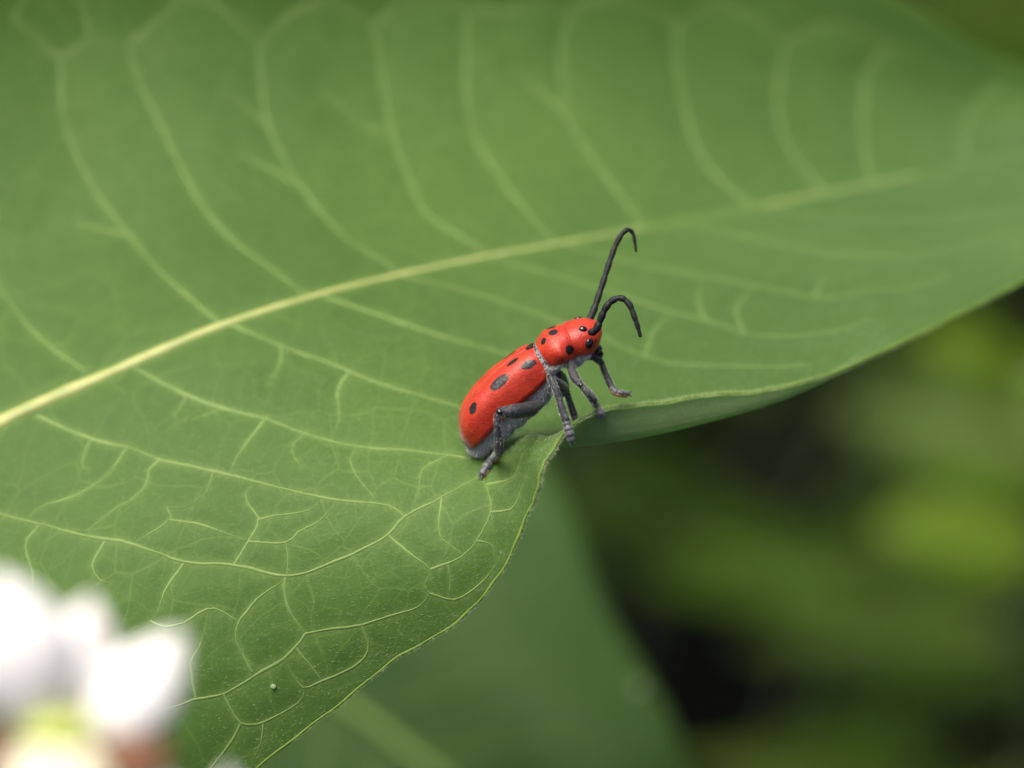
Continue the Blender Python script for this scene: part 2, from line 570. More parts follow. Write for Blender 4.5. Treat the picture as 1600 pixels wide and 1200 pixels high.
# orient the faces so that the normals look up
p0, p1, p2 = (LG.reshape(-1, 3)[LF[60000, k]] for k in (0, 1, 2))
if np.dot(np.cross(p1 - p0, p2 - p0), LN.reshape(-1, 3)[LF[60000, 0]]) < 0:
    LF = LF[:, ::-1]
BV = BVHTree.FromPolygons([Vector(v) for v in LG.reshape(-1, 3)], LF.tolist())


def hit(px, py, bvh=None):
    loc, nor, idx, dist = (bvh or BV).ray_cast(Vector(CAMP), Vector(ray(px, py)))
    return (None, None) if loc is None else (np.array(loc), np.array(nor))


def leaf_d(px, py, default=0.0):
    h, _ = hit(px, py)
    return default if h is None else depth_of(h)


leaf = empty('milkweed_leaf', P(-1000, 1180, .2), 'large broad green milkweed leaf with pale midrib that carries the red beetle', 'leaf')

# veins: traced lines, laid onto the curved blade.  (half width in cm, pixel points)
SIDE = [
    [(58, 650), (142, 685), (200, 698), (250, 717), (333, 735), (404, 754), (500, 777), (587, 786), (612, 791), (632, 807)],
    [(212, 576), (292, 615), (354, 637), (417, 652), (479, 675), (562, 697), (640, 704), (700, 711), (728, 715)],
    [(362, 507), (437, 540), (500, 562), (546, 581), (596, 600), (655, 617), (722, 637), (770, 652)],
    [(505, 463), (560, 481), (620, 501), (700, 527), (790, 552), (850, 572), (890, 590)],
    [(620, 431), (700, 447), (800, 476), (880, 505), (948, 529), (1009, 555), (1053, 566), (1110, 568), (1190, 571), (1263, 570)],
    [(760, 401), (830, 418), (920, 446), (1000, 470), (1049, 487), (1101, 498), (1162, 520), (1220, 522), (1290, 518), (1360, 500)],
    [(880, 380), (940, 394), (994, 411), (1097, 430), (1184, 446), (1272, 463), (1307, 463), (1359, 452), (1416, 450), (1480, 430)],
    [(1050, 349), (1120, 362), (1210, 380), (1300, 396), (1400, 400), (1500, 385), (1590, 360)],
    [(1180, 324), (1260, 336), (1390, 345), (1493, 338), (1600, 318)],
    [(-60, 786), (0, 803), (62, 819), (146, 840), (208, 852), (287, 881), (362, 884), (446, 901), (517, 879), (575, 854), (606, 836), (632, 807), (680, 782), (740, 751), (752, 742)],
    [(-60, 395), (0, 452), (42, 508), (83, 546), (133, 579)],
    [(96, 92), (97, 161), (107, 214), (139, 285), (165, 322), (202, 367), (240, 416), (278, 450), (325, 490), (345, 506)],
    [(199, 72), (225, 142), (262, 217), (311, 311), (360, 371), (410, 410), (461, 448), (490, 462)],
    [(404, 72), (409, 135), (424, 202), (472, 292), (536, 367), (600, 407), (625, 428)],
    [(585, 38), (597, 112), (612, 202), (642, 285), (669, 334), (747, 386), (765, 398)],
    [(729, 12), (729, 80), (730, 150), (744, 217), (785, 281), (849, 360), (868, 378)],
    [(896, 12), (879, 70), (879, 110), (886, 180), (924, 247), (991, 337), (1003, 355)],
    [(1059, 40), (1058, 107), (1073, 177), (1101, 252), (1157, 308), (1180, 322)],
    [(1226, 68), (1217, 130), (1217, 187), (1236, 233), (1278, 289), (1290, 300)],
    [(1390, 70), (1356, 121), (1348, 210), (1362, 285)],
    [(1560, 130), (1510, 190), (1505, 255)]]
CROSS = [
    [(446, 901), (444, 917), (450, 946), (462, 969), (477, 990)],
    [(477, 990), (517, 983), (562, 977), (617, 960), (654, 948), (671, 927)],
    [(477, 990), (467, 1004), (442, 1029), (400, 1052), (350, 1083), (304, 1092), (277, 1102), (215, 1120)],
    [(606, 836), (637, 862), (673, 890), (662, 911), (671, 927)],
    [(673, 890), (720, 870), (745, 845), (767, 800), (764, 775), (760, 757), (742, 750)],
    [(671, 927), (710, 937), (735, 924), (757, 905), (777, 880), (785, 862)],
    [(760, 757), (800, 747), (813, 722), (818, 697)],
    [(745, 845), (765, 850), (773, 862)],
    [(767, 800), (800, 795), (812, 770), (822, 745)],
    [(287, 881), (258, 921), (250, 946), (235, 971), (208, 983)],
    [(235, 971), (258, 979), (292, 971), (330, 950), (373, 971)],
    [(394, 1050), (379, 1021), (369, 998), (373, 971), (387, 954), (404, 933), (446, 905)],
    [(306, 1091), (300, 1060), (298, 1033), (312, 1010), (330, 950)],
    [(348, 1083), (367, 1117), (377, 1129), (408, 1129), (467, 1096), (475, 1075)],
    [(377, 1129), (362, 1158), (333, 1196), (310, 1215)],
    [(412, 1130), (408, 1160), (398, 1182)],
    [(565, 978), (575, 1012), (555, 1040), (505, 1062), (475, 1075), (460, 1060), (442, 1030)],
    [(462, 1012), (485, 1040), (502, 1062)],
    [(365, 883), (387, 846), (404, 812), (387, 787), (384, 768), (404, 754)],
    [(404, 812), (429, 806), (487, 796), (500, 777)],
    [(387, 846), (446, 846), (467, 829), (500, 812), (530, 780)],
    [(448, 900), (450, 867), (446, 848)],
    [(252, 717), (233, 733), (229, 756), (208, 779), (179, 796), (150, 820), (130, 836)],
    [(262, 794), (265, 812), (221, 842), (208, 852)],
    [(265, 812), (308, 819), (337, 827), (387, 846)],
    [(333, 737), (323, 767), (292, 792), (262, 794)],
    [(164, 846), (144, 883), (155, 905), (172, 911)],
    [(62, 821), (40, 850), (51, 900), (45, 950)],
    [(142, 685), (128, 725), (140, 735)],
    [(200, 698), (165, 745), (120, 775), (70, 790), (40, 812)],
    [(565, 697), (548, 715), (555, 740), (590, 785)],
    [(700, 711), (660, 735), (655, 770), (640, 800)],
    [(417, 652), (380, 700), (372, 712), (360, 738)],
    [(479, 675), (455, 700), (470, 730)],
    [(354, 637), (280, 660), (272, 645)],
    [(292, 615), (280, 640), (272, 648)],
    [(546, 581), (528, 610), (530, 650), (520, 685)],
    [(437, 540), (440, 560), (420, 600)],
    [(700, 880), (705, 905), (700, 930)],
    [(690, 778), (685, 830), (700, 850), (725, 866)],
    [(96, 92), (139, 56), (128, 0), (120, -40)],
    [(96, 92), (50, 55), (19, 26), (37, 0), (50, -40)],
    [(139, 56), (199, 72)],
    [(199, 72), (240, 37), (278, 0), (300, -30)],
    [(278, 0), (330, 2), (352, 19), (404, 72)],
    [(404, 72), (450, 26), (490, 6), (525, 4), (555, 20), (585, 38)],
    [(585, 38), (624, 11), (670, 0), (729, 12)],
    [(729, 12), (790, 20), (840, 8), (896, 12)],
    [(896, 12), (950, 0), (1010, 10), (1059, 40)],
    [(1059, 40), (1110, 10), (1160, 20), (1226, 68)],
    [(1226, 68), (1264, 47), (1320, 40), (1390, 70)],
    [(424, 200), (390, 170), (345, 139)],
    [(472, 292), (420, 262), (375, 240)],
    [(612, 205), (570, 195), (530, 160), (505, 140)],
    [(202, 367), (120, 350), (80, 345)],
    [(886, 180), (840, 140), (800, 110)],
    [(1009, 555), (1020, 520), (1049, 487)],
    [(1162, 520), (1150, 480), (1184, 446)],
    [(1272, 463), (1290, 430), (1300, 396)],
    [(1101, 498), (1090, 470), (1097, 430)]]


def lay(pts, step=0.045, jit=0.6):
    pts = np.array(pts, float)
    L = np.concatenate([[0], np.cumsum(np.linalg.norm(np.diff(pts, axis=0), axis=1))])
    k = max(6, int(L[-1] * PXW / step))
    t = np.interp(np.linspace(0, L[-1], k), L, np.arange(len(pts)))
    q = cr(pts, t)
    j = np.cumsum(RNG.normal(0, jit, q.shape), axis=0)
    j -= np.linspace(0, 1, k)[:, None] * j[-1] + (1 - np.linspace(0, 1, k)[:, None]) * j[0]
    q = q + j * 0.7
    out, nn_ = [], []
    last = None
    for x, y in q:
        h, nr = hit(x, y)
        if h is None:
            continue
        if last is not None and np.linalg.norm(h - last) > 0.45:
            break
        last = h
        out.append(h)
        nn_.append(nr)
    return np.array(out), np.array(nn_)


def ribbon(pt, nr, w, h):
    T = norm(np.gradient(pt, axis=0))
    S = norm(np.cross(T, nr))
    prof = [(-1.0, -0.006), (-0.6, h * 0.55), (0, h), (0.6, h * 0.55), (1.0, -0.006)]
    V = np.stack([pt + S * (w * a)[:, None] + nr * b for a, b in prof], 1)
    F = grid_faces(len(pt), 5)
    v = V.reshape(-1, 3)
    f0 = F[0]
    if np.dot(np.cross(v[f0[1]] - v[f0[0]], v[f0[2]] - v[f0[0]]), nr[0]) < 0:
        F = F[:, ::-1]
    return v, F


VP, VW = [], []
vein_meshes = []
for nm, lst, w0, w1, h in (('side_vein', SIDE, 0.0145, 0.009, 0.004), ('cross_vein', CROSS, 0.0105, 0.007, 0.003)):
    for k, pts in enumerate(lst):
        pt, nr = lay(pts)
        if len(pt) < 4:
            continue
        w = np.linspace(w0, w1, len(pt))
        if nm == 'side_vein' and k >= 10:
            w = w[::-1] * 1.0
        elif nm == 'side_vein' and 4 <= k <= 8:
            w = w * 0.5
        w = w * (1 + 0.22 * np.convolve(RNG.normal(0, 1, len(pt) + 4), np.ones(5) / 2.2, 'valid')).clip(0.55, 1.5)
        if nm == 'cross_vein':
            w = w * 1.15 * np.interp(np.arange(len(pt))[::-1], [0, 6], [0.35, 1.0])
        soft = (nm == 'side_vein' and (4 <= k <= 8 or k >= 10)) or (nm == 'cross_vein' and k >= 40)
        vein_meshes.append((nm, *ribbon(pt, nr, w, h), M_VEINFAR if soft else M_VEIN))
        VP.append(pt)
        VW.append(w)
# midrib: raised rounded cord along v = 4
um = np.concatenate([np.linspace(0, 13.5, 230), np.linspace(13.6, 15, 20)])
mid = leaf_surface(um, np.array([4.0]))[:, 0]
mr = np.interp(um, [0, 3, 4, 5, 6, 8, 10, 12, 15], [0.11, 0.054, 0.043, 0.032, 0.024, 0.020, 0.016, 0.013, 0.008])
mr = mr * (1 + 0.05 * np.sin(um * 9) + 0.04 * np.sin(um * 21 + 1))
VP.append(mid)
VW.append(mr)

allp = np.concatenate(VP)
allw = np.concatenate(VW)
kd = KDTree(len(allp))
for i, p in enumerate(allp):
    kd.insert(Vector(p), i)
kd.balance()
flat = LG.reshape(-1, 3).copy()
dd = np.empty(len(flat))
ww = np.empty(len(flat))
for i, p in enumerate(flat):
    _, j, dist = kd.find(p)
    dd[i] = dist
    ww[i] = allw[j]
halo = np.exp(-(np.maximum(dd - ww, 0) / (0.6 * ww + 0.012)) ** 1.3)
# the blade puffs up a little between the veins
puff = 0.013 * (1 - np.exp(-(dd / 0.16) ** 1.5))
puff *= np.repeat(np.ones(nu)[:, None], nv, 1).ravel() * np.tile(np.clip((10 - VV) / 0.6, 0, 1), nu)
flat = flat + LN.reshape(-1, 3) * puff[:, None]
ua = np.cumsum(np.linalg.norm(du[:, 96], axis=1))
va_ = np.cumsum(np.linalg.norm(dv, axis=2), axis=1)
va_ = va_ - va_[:, 96:97]
luv = np.stack([np.broadcast_to(ua[:, None], va_.shape) + 0.35 * np.abs(va_), va_, 0 * va_], -1).reshape(-1, 3)
blade = mesh_obj('blade', flat, LF, [M_LEAF, M_UNDER, M_RIM], leaf, colors={'vein': halo, 'luv': luv})
sm = blade.modifiers.new('thickness', 'SOLIDIFY')
sm.thickness = 0.028
sm.offset = -1
sm.material_offset = 1
sm.material_offset_rim = 2
for nm, v, f, mt in vein_meshes:
    mesh_obj(nm, v, f, mt, leaf)
sink = np.interp(um, [0, 6, 9, 10, 10.3, 10.8, 11.1, 12.2, 12.6, 15], [0.1, 0.2, 0.4, 0.4, 1.6, 1.6, 0.3, 0.4, 1.4, 1.4])
V, F = tube(mid + np.array([0, 0.2, -1.0]) * (mr * sink)[:, None], mr, 12, flat=0.6, up=(0, -0.3, 1))
t = NT('leaf_midrib_fading')
nz = t.noise(t.coord(), 5, 2)
pale = t.ramp(nz.outputs[0], [(0.32, (0.26, 0.31, 0.085)), (0.68, (0.37, 0.40, 0.13))])
t.setp(Base_Color=t.mix(t.attr('fade').outputs['Fac'], pale, (0.15, 0.21, 0.07)), Roughness=0.5)
fade = np.repeat(np.interp(um, [5, 8, 11], [0, 0.3, 0.55]) + 0.15 * np.sin(um * 6) * (um > 7), 12)
mesh_obj('midrib', V, F, t.m, leaf, colors={'fade': np.clip(fade, 0, 1)})
# rolled pale margin: a fine cord along the near edge and the far edge
for nm, vv in (('margin', 10.0), ('margin', 0.0)):
    j = -1 if vv > 5 else 0
    pth = flat.reshape(nu, nv, 3)[:, j] - LN[:, j] * 0.005 + norm(dv[:, j]) * (0.004 if vv > 5 else -0.004)
    V, F = tube(pth[2:-2:1], 0.0095 * (1 + 0.10 * np.sin(np.arange(nu - 4) * 0.31)), 7)
    mesh_obj(nm, V, F, M_RIM, leaf)
# petiole and the stem it grows from, to the left of the frame
pb = P(-1000, 1180, .2)
stem_at = P(-1250, 1330, 0.6)
V, F = tube(cr([stem_at, (stem_at + pb) / 2 + np.array([0, 0, .1]), pb, mid[8]], np.linspace(0, 3, 16)), np.linspace(0.24, 0.165, 16), 10)
mesh_obj('petiole', V, F, M_MIDRIB, leaf)


def hairs(name, pts, nrm, tang, length, width, lift, mat, parent, rng):
    k = len(pts)
    d = norm(tang + nrm * lift[:, None] + rng.normal(0, 0.28, (k, 3)))
    s = norm(np.cross(d, rng.normal(0, 1, (k, 3))))
    tip = pts + d * length[:, None]
    midp = pts + d * (length * 0.55)[:, None] + nrm * (length * 0.1)[:, None]
    V = np.stack([pts - s * width, pts + s * width, midp + s * width * 0.8, midp - s * width * 0.8, tip], 1).reshape(-1, 3)
    b = np.arange(k) * 5
    F = np.stack([b, b + 1, b + 2, b + 3], 1).tolist() + np.stack([b + 3, b + 2, b + 4], 1).tolist()
    o = mesh_obj(name, V, F, mat, parent)
    o['kind'] = 'stuff'
    return o


# down on the near half of the blade and along its margin
G3 = flat.reshape(nu, nv, 3)
kh = 30000
iu = RNG.integers(110, 430, kh)
iv = 312 - 1 - (RNG.random(kh) ** 1.25 * 190).astype(int)
hp = G3[iu, iv] + (G3[np.minimum(iu + 1, nu - 1), iv] - G3[iu, iv]) * RNG.random((kh, 1)) + (G3[iu, iv - 1] - G3[iu, iv]) * RNG.random((kh, 1))
tg = norm(norm(du[iu, iv]) * 0.9 + norm(dv[iu, iv]) * 0.25)
hairs('leaf_down', hp, LN[iu, iv], tg, RNG.uniform(0.008, 0.020, kh), 0.0006, RNG.uniform(0.1, 0.5, kh), M_HAIR, leaf, RNG)
km = 8000
iu = RNG.integers(130, 470, km)
hp = G3[iu, -1] + (G3[iu + 1, -1] - G3[iu, -1]) * RNG.random((km, 1)) - LN[iu, -1] * RNG.uniform(0, 0.025, (km, 1))
tg = norm(norm(dv[iu, -1]) + norm(du[iu, -1]) * RNG.uniform(-0.2, 0.9, (km, 1)))
hairs('margin_down', hp, LN[iu, -1], tg, RNG.uniform(0.012, 0.034, km), 0.0009, RNG.uniform(-0.7, 0.8, km), M_FUZZ, leaf, RNG)
ku = 3200
iu = RNG.integers(250, 430, ku)
iv = RNG.integers(262, 311, ku)
hairs('underside_down', G3[iu, iv] - LN[iu, iv] * 0.028, -LN[iu, iv], norm(du[iu, iv]), RNG.uniform(0.006, 0.016, ku), 0.0005, RNG.uniform(0.2, 0.9, ku), M_HAIR, leaf, RNG)

# a small pale speck on the blade
h, nr = hit(427, 1072)
V, F = ellipsoid(h + nr * 0.013, [np.array([0.017, 0, 0]), np.array([0, 0.012, 0.010]), nr * 0.004])
M_SPECK = plain('speck', (0.11, 0.17, 0.07), (0.17, 0.24, 0.11), 20, 0.5, 0.5, 0.2, 0.003)
sp = mesh_obj('insect_egg', V, F, M_SPECK, None, origin=h)
sp['label'] = 'tiny pale speck lying on the leaf between two fine veins'
sp['category'] = 'speck'

# ------------------------------------------------------------------ stem of this plant, outside the frame on the left
foot = np.array([stem_at[0] - 3, stem_at[1] + 2, GZ - 1])
st = empty('milkweed_plant', foot, 'milkweed stalk outside the picture that holds the large leaf', 'plant')
stem_of(st, [foot, foot * 0.5 + stem_at * 0.5 + np.array([1, 0.5, 0]), stem_at, stem_at + np.array([0.6, -0.5, 7])], 0.55, 0.3, 'stalk')

# ------------------------------------------------------------------ the leaf below, out of focus
low = empty('milkweed_leaf', P(-300, 700, 10.5), 'dull green out-of-focus milkweed leaf hanging below the large leaf', 'leaf')
LM = [(-300, 700, 10.5), (0, 800, 10.0), (250, 930, 9.4), (430, 1030, 9.0), (560, 1115, 8.8), (680, 1205, 8.6), (850, 1340, 8.3), (1100, 1560, 8.0)]
LR = [(-280, 640, 10.8), (200, 540, 11.3), (560, 560, 10.9), (800, 660, 10.2), (890, 790, 9.6), (955, 960, 9.1), (1075, 1190, 8.6), (1110, 1555, 8.0)]
LL = [(-310, 740, 10.4), (-150, 1040, 9.3), (0, 1240, 8.6), (150, 1380, 8.2), (300, 1480, 8.0), (450, 1560, 7.8), (700, 1640, 7.8), (1095, 1570, 8.0)]
cols = []
for m, a, b in zip(LM, LL, LR):
    m, a, b = (np.array(q, float) for q in (m, a, b))
    cols.append([P(*a), P(*(m * 0.5 + a * 0.5 + [0, 0, -.25])), P(*m), P(*(m * 0.5 + b * 0.5 + [0, 0, -.25])), P(*b)])
C2 = np.array(cols)
A = cr(C2, np.linspace(0, 7, 70))
B = np.swapaxes(cr(np.swapaxes(A, 0, 1), np.linspace(0, 4, 33)), 0, 1)
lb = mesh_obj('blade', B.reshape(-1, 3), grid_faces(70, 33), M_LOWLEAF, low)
q = lb.modifiers.new('thickness', 'SOLIDIFY')
q.thickness = 0.03
q.offset = 0
V, F = tube(B[:, 16] - FW * 0.03, np.linspace(0.10, 0.04, 70), 8)
mesh_obj('midrib', V, F, M_VEIN, low)
for s_, k0 in [(1, k) for k in range(6, 60, 7)] + [(-1, k) for k in range(9, 60, 7)]:
    jj = np.arange(1, 15)
    idx = np.clip(k0 + (jj * 0.8).astype(int), 0, 69)
    pt = B[idx, 16 + s_ * jj] - FW * 0.03
    V, F = tube(pt, np.linspace(0.016, 0.006, len(pt)), 5)
    mesh_obj('side_vein', V, F, M_VEIN, low)
pth = cr([P(-300, 700, 10.5), P(-700, 640, 10), np.array([stem_at[0] - 1.4, stem_at[1] + 1.2, stem_at[2] - 5.5])], np.linspace(0, 2, 14))
V, F = tube(pth, 0.15, 8)
mesh_obj('petiole', V, F, M_MIDRIB, low)
# pale drop on the lower leaf
v_ = P(1000, 1078, 8.75)
V, F = ellipsoid(v_, [np.array([0.06, 0, 0]), np.array([0, .06, .02]), np.array([0, -.02, .05])])
dr = mesh_obj('pale_spot', V, F, M_SPECK, None, origin=v_)
dr['label'] = 'pale round speck at the edge of the blurred lower leaf'
dr['category'] = 'speck'

# ------------------------------------------------------------------ flower cluster in front
M_HOOD = plain('flower_hood', (0.90, 0.88, 0.86), (0.93, 0.92, 0.90), 4, 0.5, 0.3, 0.05, 0.01, (0.95, 0.94, 0.92), 0.12)
M_PETAL = plain('flower_petal', (0.27, 0.13, 0.07), (0.38, 0.20, 0.12), 4, 0.5, 0.3, 0.1, 0.01, (0.5, 0.25, 0.15), 0.2)
M_CREAM = plain('flower_column', (0.70, 0.66, 0.45), (0.80, 0.76, 0.58), 4, 0.5, 0.3, 0.1, 0.01)
M_PINK = plain('flower_pink', (0.65, 0.30, 0.36), (0.75, 0.42, 0.46), 4, 0.5, 0.3, 0.0, 0.01)
M_PEDI = plain('flower_stalk', (0.36, 0.45, 0.08), (0.48, 0.55, 0.14), 4, 0.5, 0.3, 0.1, 0.01)
FD = -4.9
fl = empty('flower_cluster', P(60, 1500, FD), 'blurred white milkweed flowers with brownish reflexed petals in front of the leaf', 'flower')


def hood(parent, base, tip, wid, mat=M_HOOD, thick=0.45, name='hood', belly=0.95):
    """an erect scoop: narrow foot, wide belly, rounded tip, hollow on one side"""
    base, tip = np.asarray(base, float), np.asarray(tip, float)
    t = np.linspace(0, 1, 16)
    r = wid * 0.5 * (np.sin(np.pi * (0.06 + 0.94 * t) ** belly) ** 0.95 + 0.03)
    bend = np.cross(norm(tip - base), [0, 0, 1.0])
    pth = base + t[:, None] * (tip - base) + (np.sin(np.pi * t) * 0.03)[:, None] * bend
    V, F = tube(pth, r, 12, flat=thick, up=(0.0, -0.55, 0.85))
    return mesh_obj(name, V, F, mat, parent)


def PF(px, py, d):
    return P(px - 12, py + 14, d)


def floret(cx, cy, d, hoods, petals, r=0.09, hm=M_HOOD):
    V1 = ellipsoid(PF(cx, cy, d), [RT * r, UP * r * 1.2, FW * r])
    fo = mesh_obj('floret', V1[0], V1[1], M_CREAM, fl)
    for (bx, by, bd, tx, ty, td, w) in hoods:
        hood(fo, PF(bx, by, bd), PF(tx, ty, td), w, hm)
    for (bx, by, bd, tx, ty, td, w) in petals:
        hood(fo, PF(bx, by, bd), PF(tx, ty, td), w, M_PETAL, 0.35, 'petal', 0.8)
    pth = cr([PF(cx, cy + 20, d), PF(cx + 10, cy + 130, d + .1), P(60, 1500, FD)], np.linspace(0, 2, 14))
    V, F = tube(pth, 0.05, 7)
    mesh_obj('flower_stalk', V, F, M_PEDI, fo)
    return fo


f1 = floret(85, 1112, FD,
            [(50, 1115, FD - .1, 8, 880, FD - .15, .50), (95, 1105, FD, 155, 920, FD, .36), (150, 1145, FD - .05, 295, 975, FD - .05, .37), (60, 1100, FD + .25, 70, 950, FD + .3, .3)],
            [(215, 1110, FD - .1, 255, 1260, FD - .1, .28), (10, 1120, FD + .1, -20, 1260, FD + .15, .34)])
V, F = ellipsoid(PF(152, 972, FD - .06), [RT * .035, UP * .03, FW * .03])
mesh_obj('horn', V, F, M_PINK, f1)
V, F = ellipsoid(PF(105, 1130, FD - .12), [RT * .17, UP * .09, FW * .08])
mesh_obj('crown', V, F, M_PEDI, f1)
f2 = floret(95, 1215, FD - .3,
            [(90, 1260, FD - .3, 40, 1150, FD - .35, .36), (110, 1260, FD - .3, 150, 1150, FD - .35, .36), (100, 1270, FD - .4, 100, 1165, FD - .45, .36)],
            [(190, 1230, FD - .2, 260, 1380, FD - .2, .3)], hm=M_CREAM)
f3 = floret(345, 1330, FD + .4, [(345, 1330, FD + .4, 368, 1185, FD + .4, .2), (320, 1330, FD + .4, 250, 1190, FD + .4, .2)], [(370, 1330, FD + .4, 420, 1400, FD + .4, .25)])

# ------------------------------------------------------------------ the beetle
AX = norm(RT * 0.79 + UP * 0.60 - FW * 0.10)
E1 = RT * -0.60 + UP * 0.79
E1 = norm(E1 - AX * np.dot(E1, AX))
E2 = np.cross(AX, E1)
if np.dot(E2, -FW) < 0:
    E2 = -E2
PHI = R(19)
ND = norm(math.cos(PHI) * E1 + math.sin(PHI) * E2)         # dorsal
RS = norm(-math.sin(PHI) * E1 + math.cos(PHI) * E2)        # the beetle's right flank
BO = P(826, 541, 0.14)


def BL(x, s, z):
    x, s, z = (np.asarray(q, float)[..., None] for q in (x, s, z))
    return BO + x * AX + s * RS + z * ND


def to_local(p):
    q = np.asarray(p) - BO
    return np.stack([q @ AX, q @ RS, q @ ND], -1)


beetle = empty('red_milkweed_beetle', P(820, 690, .1), 'red longhorn beetle with black spots and grey belly climbing over the leaf edge', 'beetle')


def shell_material(name):
    t = NT(name)
    c = t.coord()
    red = t.ramp(t.noise(c, 14, 4).outputs[0], [(0.3, (0.37, 0.015, 0.007)), (0.7, (0.53, 0.042, 0.011))])
    blk = t.attr('spot').outputs['Fac']
    gry = t.attr('grey').outputs['Fac']
    pub = t.noise(c, 130, 3, 0.8)
    grey = t.ramp(pub.outputs[0], [(0.35, (0.12, 0.122, 0.128)), (0.68, (0.52, 0.52, 0.53))])
    n2 = t.noise(c, 90, 2, 0.6)
    edge = t.math('ADD', blk, t.math('MULTIPLY', t.math('SUBTRACT', n2.outputs[0], 0.5), 0.35))
    bm = t.n('ShaderNodeMapRange')
    t.l(edge, bm.inputs[0])
    bm.inputs[1].default_value = 0.47
    bm.inputs[2].default_value = 0.54
    gm = t.n('ShaderNodeMapRange')
    t.l(t.math('ADD', gry, t.math('MULTIPLY', t.math('SUBTRACT', n2.outputs[0], 0.5), 0.5)), gm.inputs[0])
    gm.inputs[1].default_value = 0.35
    gm.inputs[2].default_value = 0.65
    col = t.mix(gm.outputs[0], red, grey)
    col = t.mix(bm.outputs[0], col, (0.005, 0.005, 0.006))
    vo = t.n('ShaderNodeTexVoronoi', feature='F1')
    t.l(c, vo.inputs['Vector'])
    vo.inputs['Scale'].default_value = 100
    n3 = t.noise(c, 32, 3, 0.7)
    hgt = t.math('ADD', t.math('MULTIPLY', vo.outputs['Distance'], 0.7), t.math('ADD', t.math('MULTIPLY', pub.outputs[0], 0.6), t.math('MULTIPLY', n3.outputs[0], 1.6)))
    t.setp(Base_Color=col, Roughness=t.math('ADD', t.math('ADD', 0.22, t.math('MULTIPLY', n3.outputs[0], 0.36)), t.math('MULTIPLY', gm.outputs[0], 0.3)), Sheen_Weight=t.math('MULTIPLY', t.math('SUBTRACT', 1.0, bm.outputs[0]), 0.07), Normal=t.bump(hgt, 0.5, 0.0032))
    t.b.inputs['Specular IOR Level'].default_value = 0.5
    t.b.inputs['Sheen Roughness'].default_value = 0.4
    return t.m


M_SHELL = shell_material('beetle_shell')
M_LEG = plain('beetle_leg', (0.006, 0.007, 0.009), (0.048, 0.051, 0.058), 70, 0.38, 0.4, 0.6, 0.004, sheen=0.08)
M_TARSUS = plain('beetle_tarsus', (0.03, 0.032, 0.038), (0.16, 0.165, 0.18), 40, 0.42, 0.5, 0.5, 0.003, sheen=0.3)
M_SOLE = plain('beetle_sole', (0.22, 0.10, 0.04), (0.45, 0.25, 0.12), 30, 0.6, 0.3, 0.3, 0.003)
M_ANT = plain('beetle_antenna', (0.005, 0.005, 0.006), (0.016, 0.017, 0.020), 60, 0.45, 0.3, 0.6, 0.003)
M_EYE = plain('beetle_eye', (0.004, 0.004, 0.005), (0.008, 0.008, 0.010), 40, 0.12, 0.6, 0.1, 0.001)
M_BHAIR = plain('beetle_hair', (0.55, 0.55, 0.55), (0.80, 0.79, 0.77), 3, 0.45, 0.5, 0, 0)

# continuous body: x, centre z, tilt of the ring, half width, half height
RINGS = np.array([
    (-.664, -.305, 0, .010, .008), (-.655, -.304, 0, .040, .030), (-.62, -.294, 0, .085, .062), (-.54, -.268, 0, .125, .098),
    (-.42, -.232, 0, .145, .128), (-.28, -.210, 0, .152, .142), (-.14, -.192, 0, .155, .146), (-.04, -.172, 0, .150, .142),
    (.005, -.138, 0, .138, .112), (.022, -.124, 1, .128, .098), (.040, -.116, 2, .136, .098), (.062, -.110, 4, .150, .100),
    (.10, -.104, 7, .166, .103), (.14, -.106, 10, .169, .103), (.175, -.113, 14, .152, .100), (.200, -.120, 17, .139, .0955),
    (.208, -.122, 18, .134, .0915), (.218, -.126, 20, .143, .099), (.25, -.140, 25, .148, .104), (.282, -.160, 32, .146, .108),
    (.312, -.182, 40, .134, .106), (.338, -.203, 47, .110, .094), (.354, -.218, 52, .078, .070), (.363, -.226, 55, .035, .034), (.366, -.229, 56, .006, .006)])
nr_, na_ = 210, 72
RR = cr(RINGS, np.linspace(0, len(RINGS) - 1, nr_))
RR[:, 3:] = np.maximum(RR[:, 3:], 0.003)
ang = np.linspace(0, 2 * math.pi, na_, endpoint=False)
tau = np.radians(RR[:, 2])[:, None]
ca, sa = np.cos(ang)[None], np.sin(ang)[None]
pw = lambda q, e: np.sign(q) * np.abs(q) ** e
hx = RR[:, 4][:, None] * pw(sa, 0.9)
bx = RR[:, 0][:, None] + hx * np.sin(tau)
bz = RR[:, 1][:, None] + hx * np.cos(tau)
bs = RR[:, 3][:, None] * pw(ca, 0.9)
# abdominal segments and flank tubercles of the pronotum
seg = (bx < -0.05) & (sa < 0.1)
bz = bz + np.where(seg, 0.020 * np.abs(np.sin((bx + .66) / .098 * math.pi)) ** 0.6 * sa - 0.010 * sa, 0)
tub = np.exp(-((bx - .13) / .035) ** 2 - ((bz + .11) / .045) ** 2)
bs = bs + np.sign(ca) * 0.014 * tub
# the disc of the pronotum is slightly raised
bz = bz + 0.012 * np.exp(-((bx - .12) / .05) ** 2 - (bs / .09) ** 2) * (sa > 0)
# grey breast between the fore legs
bz = bz - 0.072 * np.exp(-((bx - .165) / .055) ** 2 - (bs / .085) ** 2) * np.clip(-sa * 1.6, 0, 1)
bodyV = BL(bx, bs, bz).reshape(-1, 3)
bodyF = grid_faces(nr_, na_, True).tolist() + [list(range(na_)), [(nr_ - 1) * na_ + i for i in range(na_)][::-1]]
BB = BVHTree.FromPolygons([Vector(v) for v in bodyV], bodyF)


def bhit(px, py, bvh):
    h, n_ = hit(px, py, bvh)
    return h, n_


